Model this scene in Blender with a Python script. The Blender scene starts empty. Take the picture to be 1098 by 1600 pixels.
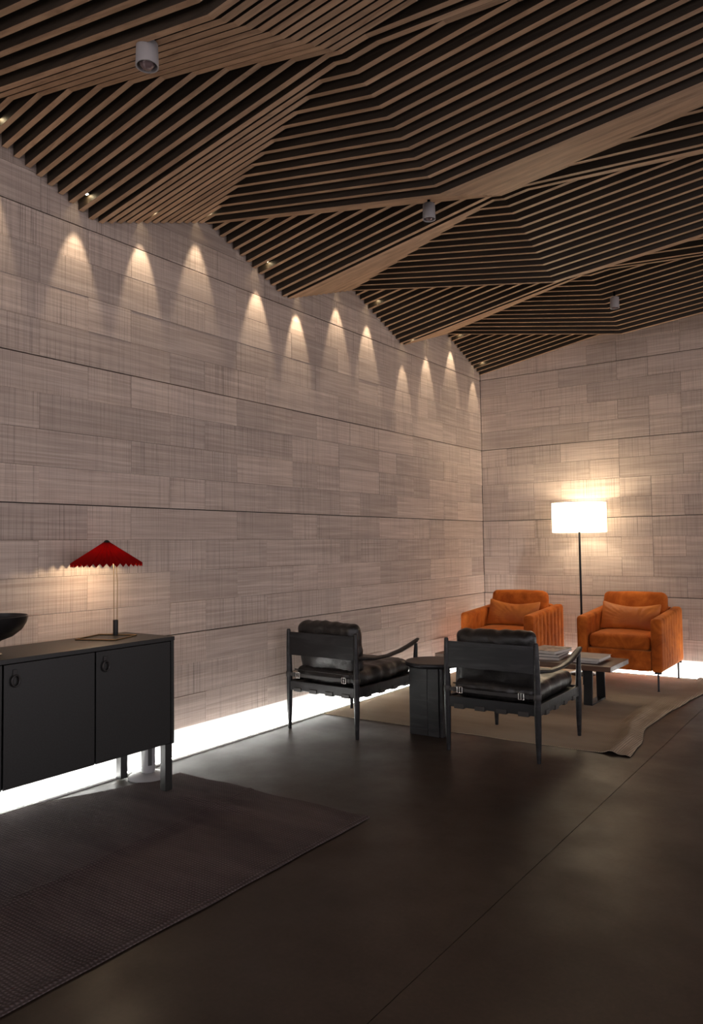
import bpy, bmesh, math, random
from mathutils import Vector, Matrix, noise

random.seed(7)
S = bpy.context.scene
COL = S.collection
PI = math.pi

# ------------------------------------------------------------------ camera
cam_d = bpy.data.cameras.new('camera')
cam = bpy.data.objects.new('camera', cam_d)
COL.objects.link(cam)
S.camera = cam
FPX = 1179.75
yaw, pitch, roll = math.radians(-35.2025), math.radians(2.6628), math.radians(-0.7356)
fw = Vector((math.sin(yaw)*math.cos(pitch), math.cos(yaw)*math.cos(pitch), math.sin(pitch)))
rt0 = Vector((math.cos(yaw), -math.sin(yaw), 0))
up0 = rt0.cross(fw)
rt = rt0*math.cos(roll) + up0*math.sin(roll)
up = up0*math.cos(roll) - rt0*math.sin(roll)
CAM = Vector((3.704, -7.821, 1.318))
m = Matrix(((rt.x, up.x, -fw.x, CAM.x), (rt.y, up.y, -fw.y, CAM.y), (rt.z, up.z, -fw.z, CAM.z), (0, 0, 0, 1)))
cam.matrix_world = m
cam_d.sensor_fit = 'VERTICAL'
cam_d.sensor_height = 36.0
cam_d.lens = FPX*36.0/1600.0
cam_d.shift_y = -(800-795.9)/1600.0
cam_d.clip_start = 0.05

# ------------------------------------------------------------------ world, exposure
WORLD_STRENGTH = 0.88
w = bpy.data.worlds.new('world')
S.world = w
w.use_nodes = True
w.node_tree.nodes['Background'].inputs[0].default_value = (1.0, 0.91, 0.94, 1)
w.node_tree.nodes['Background'].inputs[1].default_value = WORLD_STRENGTH
S.view_settings.view_transform = 'Standard'
S.view_settings.look = 'None'
S.view_settings.exposure = 0.97
S.view_settings.gamma = 1.0
S.view_settings.use_curve_mapping = False

SPOT_W = 13.0          # each wall-washing downlight
LED_E = 29.0           # light strips under the cladding
FLOOR_LAMP_W = 9.0
TABLE_LAMP_W = 2.8
WARM = (1.0, 0.80, 0.56)


# ------------------------------------------------------------------ materials
def new_mat(name):
    mt = bpy.data.materials.new(name)
    mt.use_nodes = True
    nt = mt.node_tree
    b = nt.nodes['Principled BSDF']
    return mt, nt, b


def N(nt, typ, **kw):
    n = nt.nodes.new(typ)
    for k, v in kw.items():
        if k.startswith('i_'):
            n.inputs[k[2:].replace('_', ' ')].default_value = v
        else:
            setattr(n, k, v)
    return n


def L(nt, a, b):
    nt.links.new(a, b)


def mapping(nt, scale, coord='Object', rnd=False, rot=(0, 0, 0)):
    tc = N(nt, 'ShaderNodeTexCoord')
    mp = N(nt, 'ShaderNodeMapping')
    mp.inputs['Scale'].default_value = scale
    mp.inputs['Rotation'].default_value = rot
    L(nt, tc.outputs[coord], mp.inputs['Vector'])
    if rnd:
        oi = N(nt, 'ShaderNodeObjectInfo')
        mu = N(nt, 'ShaderNodeMath', operation='MULTIPLY')
        mu.inputs[1].default_value = 137.0
        L(nt, oi.outputs['Random'], mu.inputs[0])
        cb = N(nt, 'ShaderNodeCombineXYZ')
        for i in range(3):
            L(nt, mu.outputs[0], cb.inputs[i])
        L(nt, cb.outputs[0], mp.inputs['Location'])
    return mp.outputs[0]


def ramp(nt, fac, stops):
    r = N(nt, 'ShaderNodeValToRGB')
    e = r.color_ramp.elements
    while len(e) > len(stops):
        e.remove(e[-1])
    while len(e) < len(stops):
        e.new(0.5)
    for el, (p, c) in zip(e, stops):
        el.position = p
        el.color = (c[0], c[1], c[2], 1) if not isinstance(c, (int, float)) else (c, c, c, 1)
    L(nt, fac, r.inputs[0])
    return r.outputs[0]


def mixc(nt, a, b, fac, mode='MIX'):
    n = N(nt, 'ShaderNodeMix', data_type='RGBA', blend_type=mode)
    for sock, v in ((n.inputs[6], a), (n.inputs[7], b), (n.inputs[0], fac)):
        if isinstance(v, (int, float)):
            sock.default_value = v
        elif isinstance(v, tuple):
            sock.default_value = (v[0], v[1], v[2], 1)
        else:
            L(nt, v, sock)
    return n.outputs[2]


def noise_tex(nt, vec, scale=5, detail=4, rough=0.5, dist=0.0):
    n = N(nt, 'ShaderNodeTexNoise')
    n.inputs['Scale'].default_value = scale
    n.inputs['Detail'].default_value = detail
    n.inputs['Roughness'].default_value = rough
    n.inputs['Distortion'].default_value = dist
    L(nt, vec, n.inputs['Vector'])
    return n.outputs[0]


def bump(nt, bsdf, h, strength=0.3, dist=0.01):
    b = N(nt, 'ShaderNodeBump')
    b.inputs['Strength'].default_value = strength
    b.inputs['Distance'].default_value = dist
    L(nt, h, b.inputs['Height'])
    L(nt, b.outputs[0], bsdf.inputs['Normal'])


MAT = {}


def simple(name, col, rough=0.5, metal=0.0, spec=0.5):
    mt, nt, b = new_mat(name)
    b.inputs['Base Color'].default_value = (*col, 1)
    b.inputs['Roughness'].default_value = rough
    b.inputs['Metallic'].default_value = metal
    b.inputs['Specular IOR Level'].default_value = spec
    MAT[name] = mt
    return mt


def emit(name, col, strength):
    mt, nt, b = new_mat(name)
    b.inputs['Base Color'].default_value = (*col, 1)
    b.inputs['Emission Color'].default_value = (*col, 1)
    b.inputs['Emission Strength'].default_value = strength
    MAT[name] = mt
    return mt


def make_stone():
    mt, nt, b = new_mat('combed_limestone')
    # object coords: x along the wall, z up
    v_band = mapping(nt, (0.9, 1.0, 26.0), rnd=True)
    band = noise_tex(nt, v_band, 1.6, 5, 0.6, 0.6)
    v_fine = mapping(nt, (2.0, 1.0, 150.0), rnd=True)
    fine = noise_tex(nt, v_fine, 1.0, 3, 0.6)
    v_comb = mapping(nt, (190.0, 1.0, 1.3), rnd=True)
    comb = noise_tex(nt, v_comb, 1.0, 2, 0.6)
    c1 = ramp(nt, band, [(0.25, (0.385, 0.308, 0.262)), (0.5, (0.485, 0.398, 0.346)), (0.72, (0.590, 0.498, 0.438))])
    f1 = ramp(nt, fine, [(0.3, 0.86), (0.65, 1.06)])
    c2 = mixc(nt, c1, f1, 1.0, 'MULTIPLY')
    k1 = ramp(nt, comb, [(0.34, 0.60), (0.46, 0.98), (0.66, 1.07)])
    v_mask = mapping(nt, (1.5, 1.0, 2.5), rnd=True)
    mask = ramp(nt, noise_tex(nt, v_mask, 1.0, 2), [(0.35, 0.25), (0.65, 0.95)])
    c3 = mixc(nt, c2, k1, mask, 'MULTIPLY')
    oi = N(nt, 'ShaderNodeObjectInfo')
    tone = ramp(nt, oi.outputs['Random'], [(0.0, (0.90, 0.885, 0.875)), (0.5, (1.01, 0.995, 0.98)), (1.0, (1.11, 1.085, 1.06))])
    c4 = mixc(nt, c3, tone, 1.0, 'MULTIPLY')
    L(nt, c4, b.inputs['Base Color'])
    b.inputs['Roughness'].default_value = 0.75
    b.inputs['Specular IOR Level'].default_value = 0.25
    ad = N(nt, 'ShaderNodeMath', operation='MULTIPLY_ADD')
    ad.inputs[1].default_value = 0.5
    L(nt, fine, ad.inputs[0])
    L(nt, comb, ad.inputs[2])
    bump(nt, b, ad.outputs[0], 0.45, 0.004)
    MAT['stone'] = mt


def make_wood(name, c_dark, c_mid, c_light, scale=(1.2, 22, 22), rough=0.5, rnd=True, bstr=0.15, spec=0.4):
    mt, nt, b = new_mat(name)
    v = mapping(nt, scale, rnd=rnd)
    g = noise_tex(nt, v, 1.0, 5, 0.6, 1.2)
    c = ramp(nt, g, [(0.28, c_dark), (0.5, c_mid), (0.75, c_light)])
    if rnd:
        oi = N(nt, 'ShaderNodeObjectInfo')
        tone = ramp(nt, oi.outputs['Random'], [(0.0, 0.85), (1.0, 1.12)])
        c = mixc(nt, c, tone, 1.0, 'MULTIPLY')
    L(nt, c, b.inputs['Base Color'])
    b.inputs['Roughness'].default_value = rough
    b.inputs['Specular IOR Level'].default_value = spec
    bump(nt, b, g, bstr, 0.002)
    MAT[name] = mt


def make_floor():
    mt, nt, b = new_mat('polished_concrete')
    v = mapping(nt, (1, 1, 1))
    a = noise_tex(nt, v, 1.1, 7, 0.62, 0.4)
    c = ramp(nt, a, [(0.3, (0.022, 0.0145, 0.0100)), (0.5, (0.035, 0.0238, 0.0170)), (0.72, (0.056, 0.040, 0.0295))])
    f = noise_tex(nt, v, 60, 3, 0.6)
    c = mixc(nt, c, ramp(nt, f, [(0.3, 0.82), (0.7, 1.1)]), 1.0, 'MULTIPLY')
    L(nt, c, b.inputs['Base Color'])
    r = ramp(nt, noise_tex(nt, v, 2.3, 6, 0.6), [(0.3, 0.36), (0.7, 0.55)])
    L(nt, r, b.inputs['Roughness'])
    b.inputs['Specular IOR Level'].default_value = 0.32
    bump(nt, b, f, 0.06, 0.002)
    MAT['floor'] = mt


def make_leather():
    mt, nt, b = new_mat('black_leather')
    v = mapping(nt, (1, 1, 1), rnd=True)
    a = noise_tex(nt, v, 7, 5, 0.6, 0.8)
    b.inputs['Base Color'].default_value = (0.012, 0.011, 0.0105, 1)
    L(nt, ramp(nt, a, [(0.3, 0.27), (0.7, 0.44)]), b.inputs['Roughness'])
    vo = N(nt, 'ShaderNodeTexVoronoi')
    vo.inputs['Scale'].default_value = 260
    L(nt, v, vo.inputs['Vector'])
    s = N(nt, 'ShaderNodeMath', operation='MULTIPLY_ADD')
    s.inputs[1].default_value = 0.08
    L(nt, vo.outputs[0], s.inputs[0])
    L(nt, a, s.inputs[2])
    bump(nt, b, s.outputs[0], 0.55, 0.012)
    MAT['leather'] = mt


def make_velvet():
    mt, nt, b = new_mat('rust_velvet')
    v = mapping(nt, (1, 1, 1), rnd=True)
    a = noise_tex(nt, v, 6, 5, 0.65, 0.9)
    c = ramp(nt, a, [(0.3, (0.25, 0.050, 0.007)), (0.5, (0.42, 0.096, 0.012)), (0.72, (0.62, 0.165, 0.024))])
    L(nt, c, b.inputs['Base Color'])
    b.inputs['Roughness'].default_value = 0.85
    b.inputs['Specular IOR Level'].default_value = 0.15
    b.inputs['Sheen Weight'].default_value = 0.45
    b.inputs['Sheen Roughness'].default_value = 0.35
    b.inputs['Sheen Tint'].default_value = (1.0, 0.45, 0.15, 1)
    bump(nt, b, noise_tex(nt, v, 400, 2), 0.08, 0.001)
    MAT['velvet'] = mt


def make_weave(name, c_a, c_b, cell, blotch):
    mt, nt, b = new_mat(name)
    v = mapping(nt, (1, 1, 1))
    wx = N(nt, 'ShaderNodeTexWave', wave_type='BANDS', bands_direction='X')
    wy = N(nt, 'ShaderNodeTexWave', wave_type='BANDS', bands_direction='Y')
    for wn in (wx, wy):
        wn.inputs['Scale'].default_value = cell
        wn.inputs['Distortion'].default_value = 1.4
        wn.inputs['Detail'].default_value = 2
        wn.inputs['Detail Scale'].default_value = 0.4
        L(nt, v, wn.inputs['Vector'])
    mu = N(nt, 'ShaderNodeMath', operation='MULTIPLY')
    L(nt, wx.outputs[1], mu.inputs[0])
    L(nt, wy.outputs[1], mu.inputs[1])
    vb = mapping(nt, blotch)
    bl = noise_tex(nt, vb, 1.0, 5, 0.6)
    c = ramp(nt, bl, [(0.3, c_a), (0.7, c_b)])
    c = mixc(nt, c, ramp(nt, mu.outputs[0], [(0.0, 0.62), (0.6, 1.15)]), 1.0, 'MULTIPLY')
    L(nt, c, b.inputs['Base Color'])
    b.inputs['Roughness'].default_value = 0.95
    b.inputs['Specular IOR Level'].default_value = 0.1
    bump(nt, b, mu.outputs[0], 0.6, 0.006)
    MAT[name] = mt


def make_shade(name, col, trans, glow=None):
    mt, nt, b = new_mat(name)
    out = nt.nodes['Material Output']
    d = N(nt, 'ShaderNodeBsdfDiffuse')
    d.inputs[0].default_value = (*col, 1)
    t = N(nt, 'ShaderNodeBsdfTranslucent')
    t.inputs[0].default_value = (*col, 1)
    mx = N(nt, 'ShaderNodeMixShader')
    mx.inputs[0].default_value = trans
    L(nt, d.outputs[0], mx.inputs[1])
    L(nt, t.outputs[0], mx.inputs[2])
    last = mx.outputs[0]
    if glow:
        em = N(nt, 'ShaderNodeEmission')
        em.inputs[0].default_value = (*glow[0], 1)
        em.inputs[1].default_value = glow[1]
        ad = N(nt, 'ShaderNodeAddShader')
        L(nt, last, ad.inputs[0])
        L(nt, em.outputs[0], ad.inputs[1])
        last = ad.outputs[0]
    L(nt, last, out.inputs['Surface'])
    MAT[name] = mt


def make_lacquer():
    mt, nt, b = new_mat('charcoal_lacquer')
    v = mapping(nt, (1, 1, 1))
    f = noise_tex(nt, v, 130, 3, 0.7)
    c = ramp(nt, f, [(0.35, (0.011, 0.0112, 0.0105)), (0.65, (0.019, 0.019, 0.018))])
    L(nt, c, b.inputs['Base Color'])
    b.inputs['Roughness'].default_value = 0.42
    bump(nt, b, f, 0.08, 0.001)
    MAT['lacquer'] = mt


def make_cover(name, base, alt, scale):
    mt, nt, b = new_mat(name)
    v = mapping(nt, (1, 1, 1), rnd=True)
    a = noise_tex(nt, v, scale, 3, 0.5, 1.0)
    L(nt, ramp(nt, a, [(0.45, base), (0.58, alt)]), b.inputs['Base Color'])
    b.inputs['Roughness'].default_value = 0.35
    MAT[name] = mt


make_stone()
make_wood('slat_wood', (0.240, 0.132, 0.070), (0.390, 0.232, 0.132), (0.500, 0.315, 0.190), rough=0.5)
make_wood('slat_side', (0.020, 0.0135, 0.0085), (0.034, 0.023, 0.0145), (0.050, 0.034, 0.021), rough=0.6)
make_wood('black_oak', (0.004, 0.004, 0.0045), (0.008, 0.008, 0.009), (0.034, 0.033, 0.036), scale=(2.2, 30, 16), rough=0.38, bstr=0.4, spec=0.35)
make_wood('walnut', (0.045, 0.022, 0.013), (0.095, 0.050, 0.030), (0.150, 0.085, 0.055), scale=(1.5, 18, 18), rough=0.38)
make_floor()
make_leather()
make_velvet()
make_lacquer()
make_cover('pillow_satin', (0.48, 0.130, 0.016), (0.56, 0.170, 0.022), 5)
MAT['pillow_satin'].node_tree.nodes['Principled BSDF'].inputs['Roughness'].default_value = 0.62
make_weave('tan_rug', (0.36, 0.280, 0.200), (0.52, 0.415, 0.305), 26, (0.9, 3.0, 1))
make_weave('plum_rug', (0.066, 0.050, 0.050), (0.125, 0.098, 0.094), 20, (1.2, 4.5, 1))
make_shade('white_shade', (0.92, 0.88, 0.80), 0.55, ((1.0, 0.90, 0.72), 0.8))
make_shade('red_shade', (0.27, 0.010, 0.009), 0.42)
make_cover('cover_pale', (0.42, 0.40, 0.37), (0.16, 0.15, 0.12), 11)
make_cover('cover_grey', (0.30, 0.28, 0.27), (0.36, 0.34, 0.33), 6)
make_cover('cover_dark', (0.05, 0.04, 0.04), (0.11, 0.10, 0.10), 8)
simple('pages', (0.62, 0.58, 0.52), 0.8)
simple('groove', (0.045, 0.040, 0.038), 0.9)
simple('base_white', (0.78, 0.79, 0.78), 0.6)
simple('void_black', (0.004, 0.004, 0.0045), 0.9, spec=0.05)
simple('black_metal', (0.012, 0.012, 0.013), 0.42, 0.6)
simple('steel', (0.62, 0.60, 0.57), 0.25, 1.0)
simple('brass', (0.28, 0.20, 0.11), 0.30, 1.0)
simple('bowl_black', (0.010, 0.009, 0.009), 0.32)
simple('fixture_white', (0.34, 0.32, 0.32), 0.5)
simple('lens', (0.16, 0.11, 0.11), 0.12, 0.3)
simple('fan_grey', (0.30, 0.30, 0.31), 0.45)
simple('fan_dark', (0.05, 0.05, 0.052), 0.5)
simple('outlet_white', (0.7, 0.7, 0.69), 0.5)
simple('strap_leather', (0.016, 0.014, 0.013), 0.45)
simple('rubber', (0.01, 0.01, 0.01), 0.7)
emit('led', (1.0, 0.985, 0.95), LED_E)
emit('lamp_disc', (1.0, 0.80, 0.48), 35.0)
emit('bulb', (1.0, 0.82, 0.55), 12.0)


# ------------------------------------------------------------------ mesh helpers
def box(bm, x0, x1, y0, y1, z0, z1, bev=0.0):
    vs = [bm.verts.new((x, y, z)) for x in (x0, x1) for y in (y0, y1) for z in (z0, z1)]
    fs = [(0, 1, 3, 2), (4, 6, 7, 5), (0, 4, 5, 1), (2, 3, 7, 6), (0, 2, 6, 4), (1, 5, 7, 3)]
    faces = [bm.faces.new([vs[i] for i in f]) for f in fs]
    if bev > 0:
        ed = {e for f in faces for e in f.edges}
        bmesh.ops.bevel(bm, geom=list(ed), offset=bev, segments=2, affect='EDGES', profile=0.6)
    return vs


def tube(bm, pts, radii, seg=12, sx=1.0, cap=True):
    """round tube along points; radii per point (number or (a,b) for an oval section)"""
    pts = [Vector(p) for p in pts]
    rings = []
    n = len(pts)
    ref = None
    for i, p in enumerate(pts):
        t = (pts[min(i+1, n-1)] - pts[max(i-1, 0)]).normalized()
        if ref is None:
            ref = Vector((0, 0, 1)) if abs(t.z) < 0.9 else Vector((1, 0, 0))
        side = t.cross(ref).normalized()
        nrm = side.cross(t).normalized()
        ref = nrm
        r = radii[i] if isinstance(radii, (list, tuple)) else radii
        ra, rb = (r if isinstance(r, tuple) else (r, r))
        rings.append([bm.verts.new(p + side*ra*math.cos(2*PI*k/seg) + nrm*rb*math.sin(2*PI*k/seg)) for k in range(seg)])
    for a, b in zip(rings[:-1], rings[1:]):
        for k in range(seg):
            bm.faces.new((a[k], a[(k+1) % seg], b[(k+1) % seg], b[k]))
    if cap:
        bm.faces.new(list(reversed(rings[0])))
        bm.faces.new(rings[-1])


def lathe(bm, prof, seg=40, c=(0, 0, 0), close=False):
    rings = []
    for r, z in prof:
        if r < 1e-6:
            rings.append([bm.verts.new((c[0], c[1], c[2]+z))])
        else:
            rings.append([bm.verts.new((c[0]+r*math.cos(2*PI*k/seg), c[1]+r*math.sin(2*PI*k/seg), c[2]+z)) for k in range(seg)])
    pairs = list(zip(rings[:-1], rings[1:]))
    if close:
        pairs.append((rings[-1], rings[0]))
    for a, b in pairs:
        for k in range(seg):
            k2 = (k+1) % seg
            if len(a) == 1 and len(b) == 1:
                continue
            if len(a) == 1:
                bm.faces.new((a[0], b[k2], b[k]))
            elif len(b) == 1:
                bm.faces.new((a[k], a[k2], b[0]))
            else:
                bm.faces.new((a[k], a[k2], b[k2], b[k]))


def prism(bm, outline, z0, z1):
    lo = [bm.verts.new((x, y, z0)) for x, y in outline]
    hi = [bm.verts.new((x, y, z1)) for x, y in outline]
    n = len(outline)
    bm.faces.new(list(reversed(lo)))
    bm.faces.new(hi)
    for i in range(n):
        j = (i+1) % n
        bm.faces.new((lo[i], lo[j], hi[j], hi[i]))


def superbox(bm, hx, hy, hz, r, n=(12, 12, 6), fn=None):
    """rounded box centred at origin; fn(Vector)->Vector displaces each vertex"""
    cache = {}

    def V(i, j, k):
        key = (i, j, k)
        if key in cache:
            return cache[key]
        p = Vector((-hx + 2*hx*i/n[0], -hy + 2*hy*j/n[1], -hz + 2*hz*k/n[2]))
        q = Vector((max(-(hx-r), min(hx-r, p.x)), max(-(hy-r), min(hy-r, p.y)), max(-(hz-r), min(hz-r, p.z))))
        d = p - q
        if d.length > 1e-9:
            # map to the rounded surface
            p = q + d.normalized()*r
        if fn:
            p = fn(p)
        v = bm.verts.new(p)
        cache[key] = v
        return v
    a, b, c = n
    for i in range(a):
        for j in range(b):
            bm.faces.new((V(i, j, 0), V(i, j+1, 0), V(i+1, j+1, 0), V(i+1, j, 0)))
            bm.faces.new((V(i, j, c), V(i+1, j, c), V(i+1, j+1, c), V(i, j+1, c)))
    for i in range(a):
        for k in range(c):
            bm.faces.new((V(i, 0, k), V(i+1, 0, k), V(i+1, 0, k+1), V(i, 0, k+1)))
            bm.faces.new((V(i, b, k), V(i, b, k+1), V(i+1, b, k+1), V(i+1, b, k)))
    for j in range(b):
        for k in range(c):
            bm.faces.new((V(0, j, k), V(0, j, k+1), V(0, j+1, k+1), V(0, j+1, k)))
            bm.faces.new((V(a, j, k), V(a, j+1, k), V(a, j+1, k+1), V(a, j, k+1)))


def mesh_of(name, bm, mat, smooth=False, recalc=True):
    if recalc:
        bmesh.ops.recalc_face_normals(bm, faces=bm.faces[:])
    me = bpy.data.meshes.new(name)
    bm.to_mesh(me)
    bm.free()
    if isinstance(mat, str):
        mat = MAT[mat]
    me.materials.append(mat)
    if smooth:
        for p in me.polygons:
            p.use_smooth = True
        try:
            me.set_sharp_from_angle(angle=math.radians(50))
        except Exception:
            pass
    return me


def obj(name, bm, mat, parent=None, smooth=False, loc=None, rot=None, label=None):
    me = mesh_of(name, bm, mat, smooth)
    return link(name, me, parent, loc, rot, label)


def link(name, me, parent=None, loc=None, rot=None, label=None):
    o = bpy.data.objects.new(name, me)
    COL.objects.link(o)
    if parent is not None:
        o.parent = parent
    if loc is not None:
        o.location = loc
    if rot is not None:
        o.rotation_euler = rot
    if label:
        o['label'] = label
    return o


def tag(o, label, cat, group=None):
    o['label'] = label
    o['category'] = cat
    if group:
        o['group'] = group
    return o


def thing(name, label, cat, loc=(0, 0, 0), rz=0.0, group=None):
    o = bpy.data.objects.new(name, None)
    COL.objects.link(o)
    o.empty_display_size = 0.1
    o.location = loc
    o.rotation_euler = (0, 0, rz)
    return tag(o, label, cat, group)


def struct(o, label=None):
    o['kind'] = 'structure'
    if label:
        o['label'] = label
    return o


def B():
    return bmesh.new()


def cbox(x0, x1, y0, y1, z0, z1, bev=0.0):
    bm = B()
    box(bm, x0, x1, y0, y1, z0, z1, bev)
    return bm


# ------------------------------------------------------------------ floor
JX = 2.49
fl = struct(obj('floor', cbox(-0.3, 9.0, -12.0, 0.3, -0.2, -0.012), 'groove'), 'dark polished concrete floor')
obj('slab', cbox(-0.06, JX-0.0015, -12.0, 0.06, -0.012, 0.0), 'floor', fl)
obj('slab', cbox(JX+0.0015, 9.0, -12.0, 0.06, -0.012, 0.0), 'floor', fl)

# ------------------------------------------------------------------ walls
MOD, COURSE, ZB = 0.3045, 0.20, -0.037        # tile module along the wall, course height, band datum
Z_TILE0 = 0.163
wall_l = struct(obj('wall_left', cbox(-0.25, -0.022, -12.0, 0.0, 0.163, 4.1), 'groove'), 'left wall clad in combed limestone tiles')
wall_b = struct(obj('wall_back', cbox(-0.25, 9.0, 0.022, 0.25, 0.163, 4.1), 'groove'), 'back wall clad in combed limestone tiles')

tile_cache = {}


def tile_mesh(length, h):
    key = (round(length, 4), round(h, 4))
    if key in tile_cache:
        return tile_cache[key]
    bm = B()
    b = 0.0012
    j = 0.0007
    x0, x1, z0, z1 = j, length-j, j, h-j
    back = [bm.verts.new(p) for p in ((x0, 0.022, z0), (x1, 0.022, z0), (x1, 0.022, z1), (x0, 0.022, z1))]
    mid = [bm.verts.new(p) for p in ((x0, b, z0), (x1, b, z0), (x1, b, z1), (x0, b, z1))]
    fr = [bm.verts.new(p) for p in ((x0+b, 0, z0+b), (x1-b, 0, z0+b), (x1-b, 0, z1-b), (x0+b, 0, z1-b))]
    for a, c in ((back, mid), (mid, fr)):
        for i in range(4):
            bm.faces.new((a[i], a[(i+1) % 4], c[(i+1) % 4], c[i]))
    bm.faces.new(fr)
    me = mesh_of('tile', bm, 'stone')
    tile_cache[key] = me
    return me


rows = []                                    # (name, z bottom, height)
z = Z_TILE0
names = ['D3', 'D2', 'D1', 'C4', 'C3', 'C2', 'C1', 'B4', 'B3', 'B2', 'B1', 'A4', 'A3', 'A2', 'A1', 'U1', 'U2', 'U3']
for nm in names:
    top_gap = 0.005 if nm in ('D1', 'C1', 'B1', 'A1') else 0.0
    rows.append((nm, z, COURSE-top_gap))
    z += COURSE
JL = {'C1': (3, 4, 5, 7, 10, 11, 13, 16, 17, 19), 'C2': (2, 3, 6, 8, 9, 12, 14, 18), 'C3': (1, 4, 7, 10, 11, 13, 15, 17, 19),
      'C4': (2, 3, 6, 8, 9, 12, 14, 15, 18), 'B4': (2, 3, 6, 8, 9, 12, 14, 15, 18), 'B3': (1, 4, 5, 7, 9, 10, 11, 13, 16, 19),
      'B2': (2, 3, 6, 7, 9, 11, 14, 15, 18), 'B1': (1, 4, 5, 7, 10, 11, 13, 16, 17, 19), 'A4': (2, 3, 5, 6, 9, 12, 14, 15, 18),
      'A3': (1, 4, 7, 8, 10, 13, 16, 17, 19), 'A2': (2, 3, 6, 8, 9, 11, 14, 15, 18), 'A1': (1, 4, 5, 7, 10, 11, 13, 16, 17, 19),
      'U1': (2, 4, 6, 8, 9, 12, 14, 15, 18), 'U2': (1, 3, 5, 7, 10, 13, 16, 17, 19), 'U3': (2, 4, 6, 8, 9, 12, 14, 15, 18),
      'D1': (3, 4, 5, 7, 9, 11, 12, 14, 16, 18), 'D2': (2, 5, 6, 8, 10, 13, 15, 17, 19), 'D3': (1, 3, 4, 7, 9, 12, 14, 16, 18)}
JB = {'U1': (2, 4, 5, 6, 7, 9), 'A1': (1, 3, 5, 6, 8, 10), 'A2': (2, 4, 7, 8, 10), 'A3': (1, 3, 5, 6, 7, 9), 'A4': (2, 4, 6, 7, 9, 10),
      'B1': (1, 3, 5, 6, 8, 10), 'B2': (2, 4, 5, 7, 9), 'B3': (1, 2, 3, 5, 6, 8, 10), 'B4': (2, 5, 6, 7, 9), 'C1': (1, 2, 3, 6, 8, 10),
      'C2': (2, 5, 6, 7, 9), 'C3': (1, 3, 5, 6, 8, 10), 'C4': (2, 4, 7, 9, 10), 'D1': (1, 3, 5, 6, 8, 10), 'D2': (2, 4, 5, 7, 9),
      'D3': (1, 3, 6, 8, 10), 'U2': (1, 3, 5, 7, 9), 'U3': (2, 4, 6, 8, 10)}
for nm, z0, h in rows:
    ends = [0] + list(JL[nm]) + [21, 23]
    for a, b in zip(ends[:-1], ends[1:]):
        # local +x runs along world -y -> rotate about z by -90deg: x->(0,-1), y->(1,0); front (y=0) must face +X
        o = link('tile', tile_mesh((b-a)*MOD, h), wall_l)
        o.matrix_local = Matrix(((0, -1, 0, random.uniform(-0.0022, 0.0022)), (-1, 0, 0, -a*MOD), (0, 0, 1, z0), (0, 0, 0, 1)))
    ends = [0] + list(JB[nm]) + [12, 14 - len(JB[nm]) % 2, 16, 18]
    for a, b in zip(ends[:-1], ends[1:]):
        o = link('tile', tile_mesh((b-a)*MOD, h), wall_b)
        o.location = (a*MOD + (0.004 if a == 0 else 0), random.uniform(-0.0022, 0.0022), z0)

# white base panel below the cladding, washed by a light channel set in a low plinth
struct(obj('trim_1', cbox(-0.25, -0.002, -12.0, 0.002, 0.0, 0.163), 'base_white'), 'white base panel under the left wall')
struct(obj('trim_2', cbox(-0.25, 9.0, 0.002, 0.25, 0.0, 0.163), 'base_white'), 'white base panel under the back wall')
LIP0, LIP1 = 0.050, 0.078
struct(obj('baseboard_left', cbox(LIP0, LIP1, -12.0, -LIP0, 0.0, 0.008, 0.002), 'base_white'), 'low white lip along the left wall')
struct(obj('baseboard_back', cbox(LIP1+0.001, 9.0, -LIP1, -LIP0, 0.0, 0.008, 0.002), 'base_white'), 'low white lip along the back wall')

tag(obj('light_strip', cbox(0.026, 0.048, -9.0, -0.052, 0.0005, 0.006), 'led'), 'glowing white light strip along the foot of the long left wall', 'light strip', 'light strips at the foot of the walls')
tag(obj('light_strip', cbox(0.052, 5.5, -0.048, -0.026, 0.0005, 0.006), 'led'), 'glowing white light strip along the foot of the back wall behind the armchairs', 'light strip', 'light strips at the foot of the walls')

# ------------------------------------------------------------------ ceiling of folded slat panels
ceil = struct(obj('ceiling', cbox(-0.3, 9.0, -12.0, 0.3, 4.1, 4.3), 'void_black'), 'folded ceiling of wooden slats under a black void')
Q0, PER, P0, ZL, ZH, X1 = 0.013, 1.717, -0.81, 3.210, 3.520, 1.80
X2, ZH2, ZL2 = 5.80, 3.61, 3.25
PITCH = PER/26.0
SW, SD = 0.030, 0.115


def slat_mesh(xa, za, xb, zb):
    bm = B()
    vs = []
    for x, zz in ((xa, za), (xb, zb)):
        for y in (-SW/2, SW/2):
            for dz in (0, SD):
                vs.append(bm.verts.new((x, y, zz+dz)))
    for f in [(0, 1, 3, 2), (4, 6, 7, 5), (0, 4, 5, 1), (2, 3, 7, 6), (0, 2, 6, 4), (1, 5, 7, 3)]:
        bm.faces.new([vs[i] for i in f])
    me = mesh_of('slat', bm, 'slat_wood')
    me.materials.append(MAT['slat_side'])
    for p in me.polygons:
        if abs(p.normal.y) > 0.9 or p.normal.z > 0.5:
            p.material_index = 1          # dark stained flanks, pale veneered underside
    return me


def bar_mesh(bm, a, b):
    tube(bm, [a, b], 0.012, 6)


panels = {}


def panel(key, a, b):
    if key not in panels:
        bm = B()
        up_ = Vector((0, 0, SD+0.012))
        bar_mesh(bm, Vector(a)+up_, Vector(b)+up_)
        panels[key] = obj('slat_panel', bm, 'void_black', ceil, label='triangular panel of parallel wooden slats')
    return panels[key]


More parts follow.
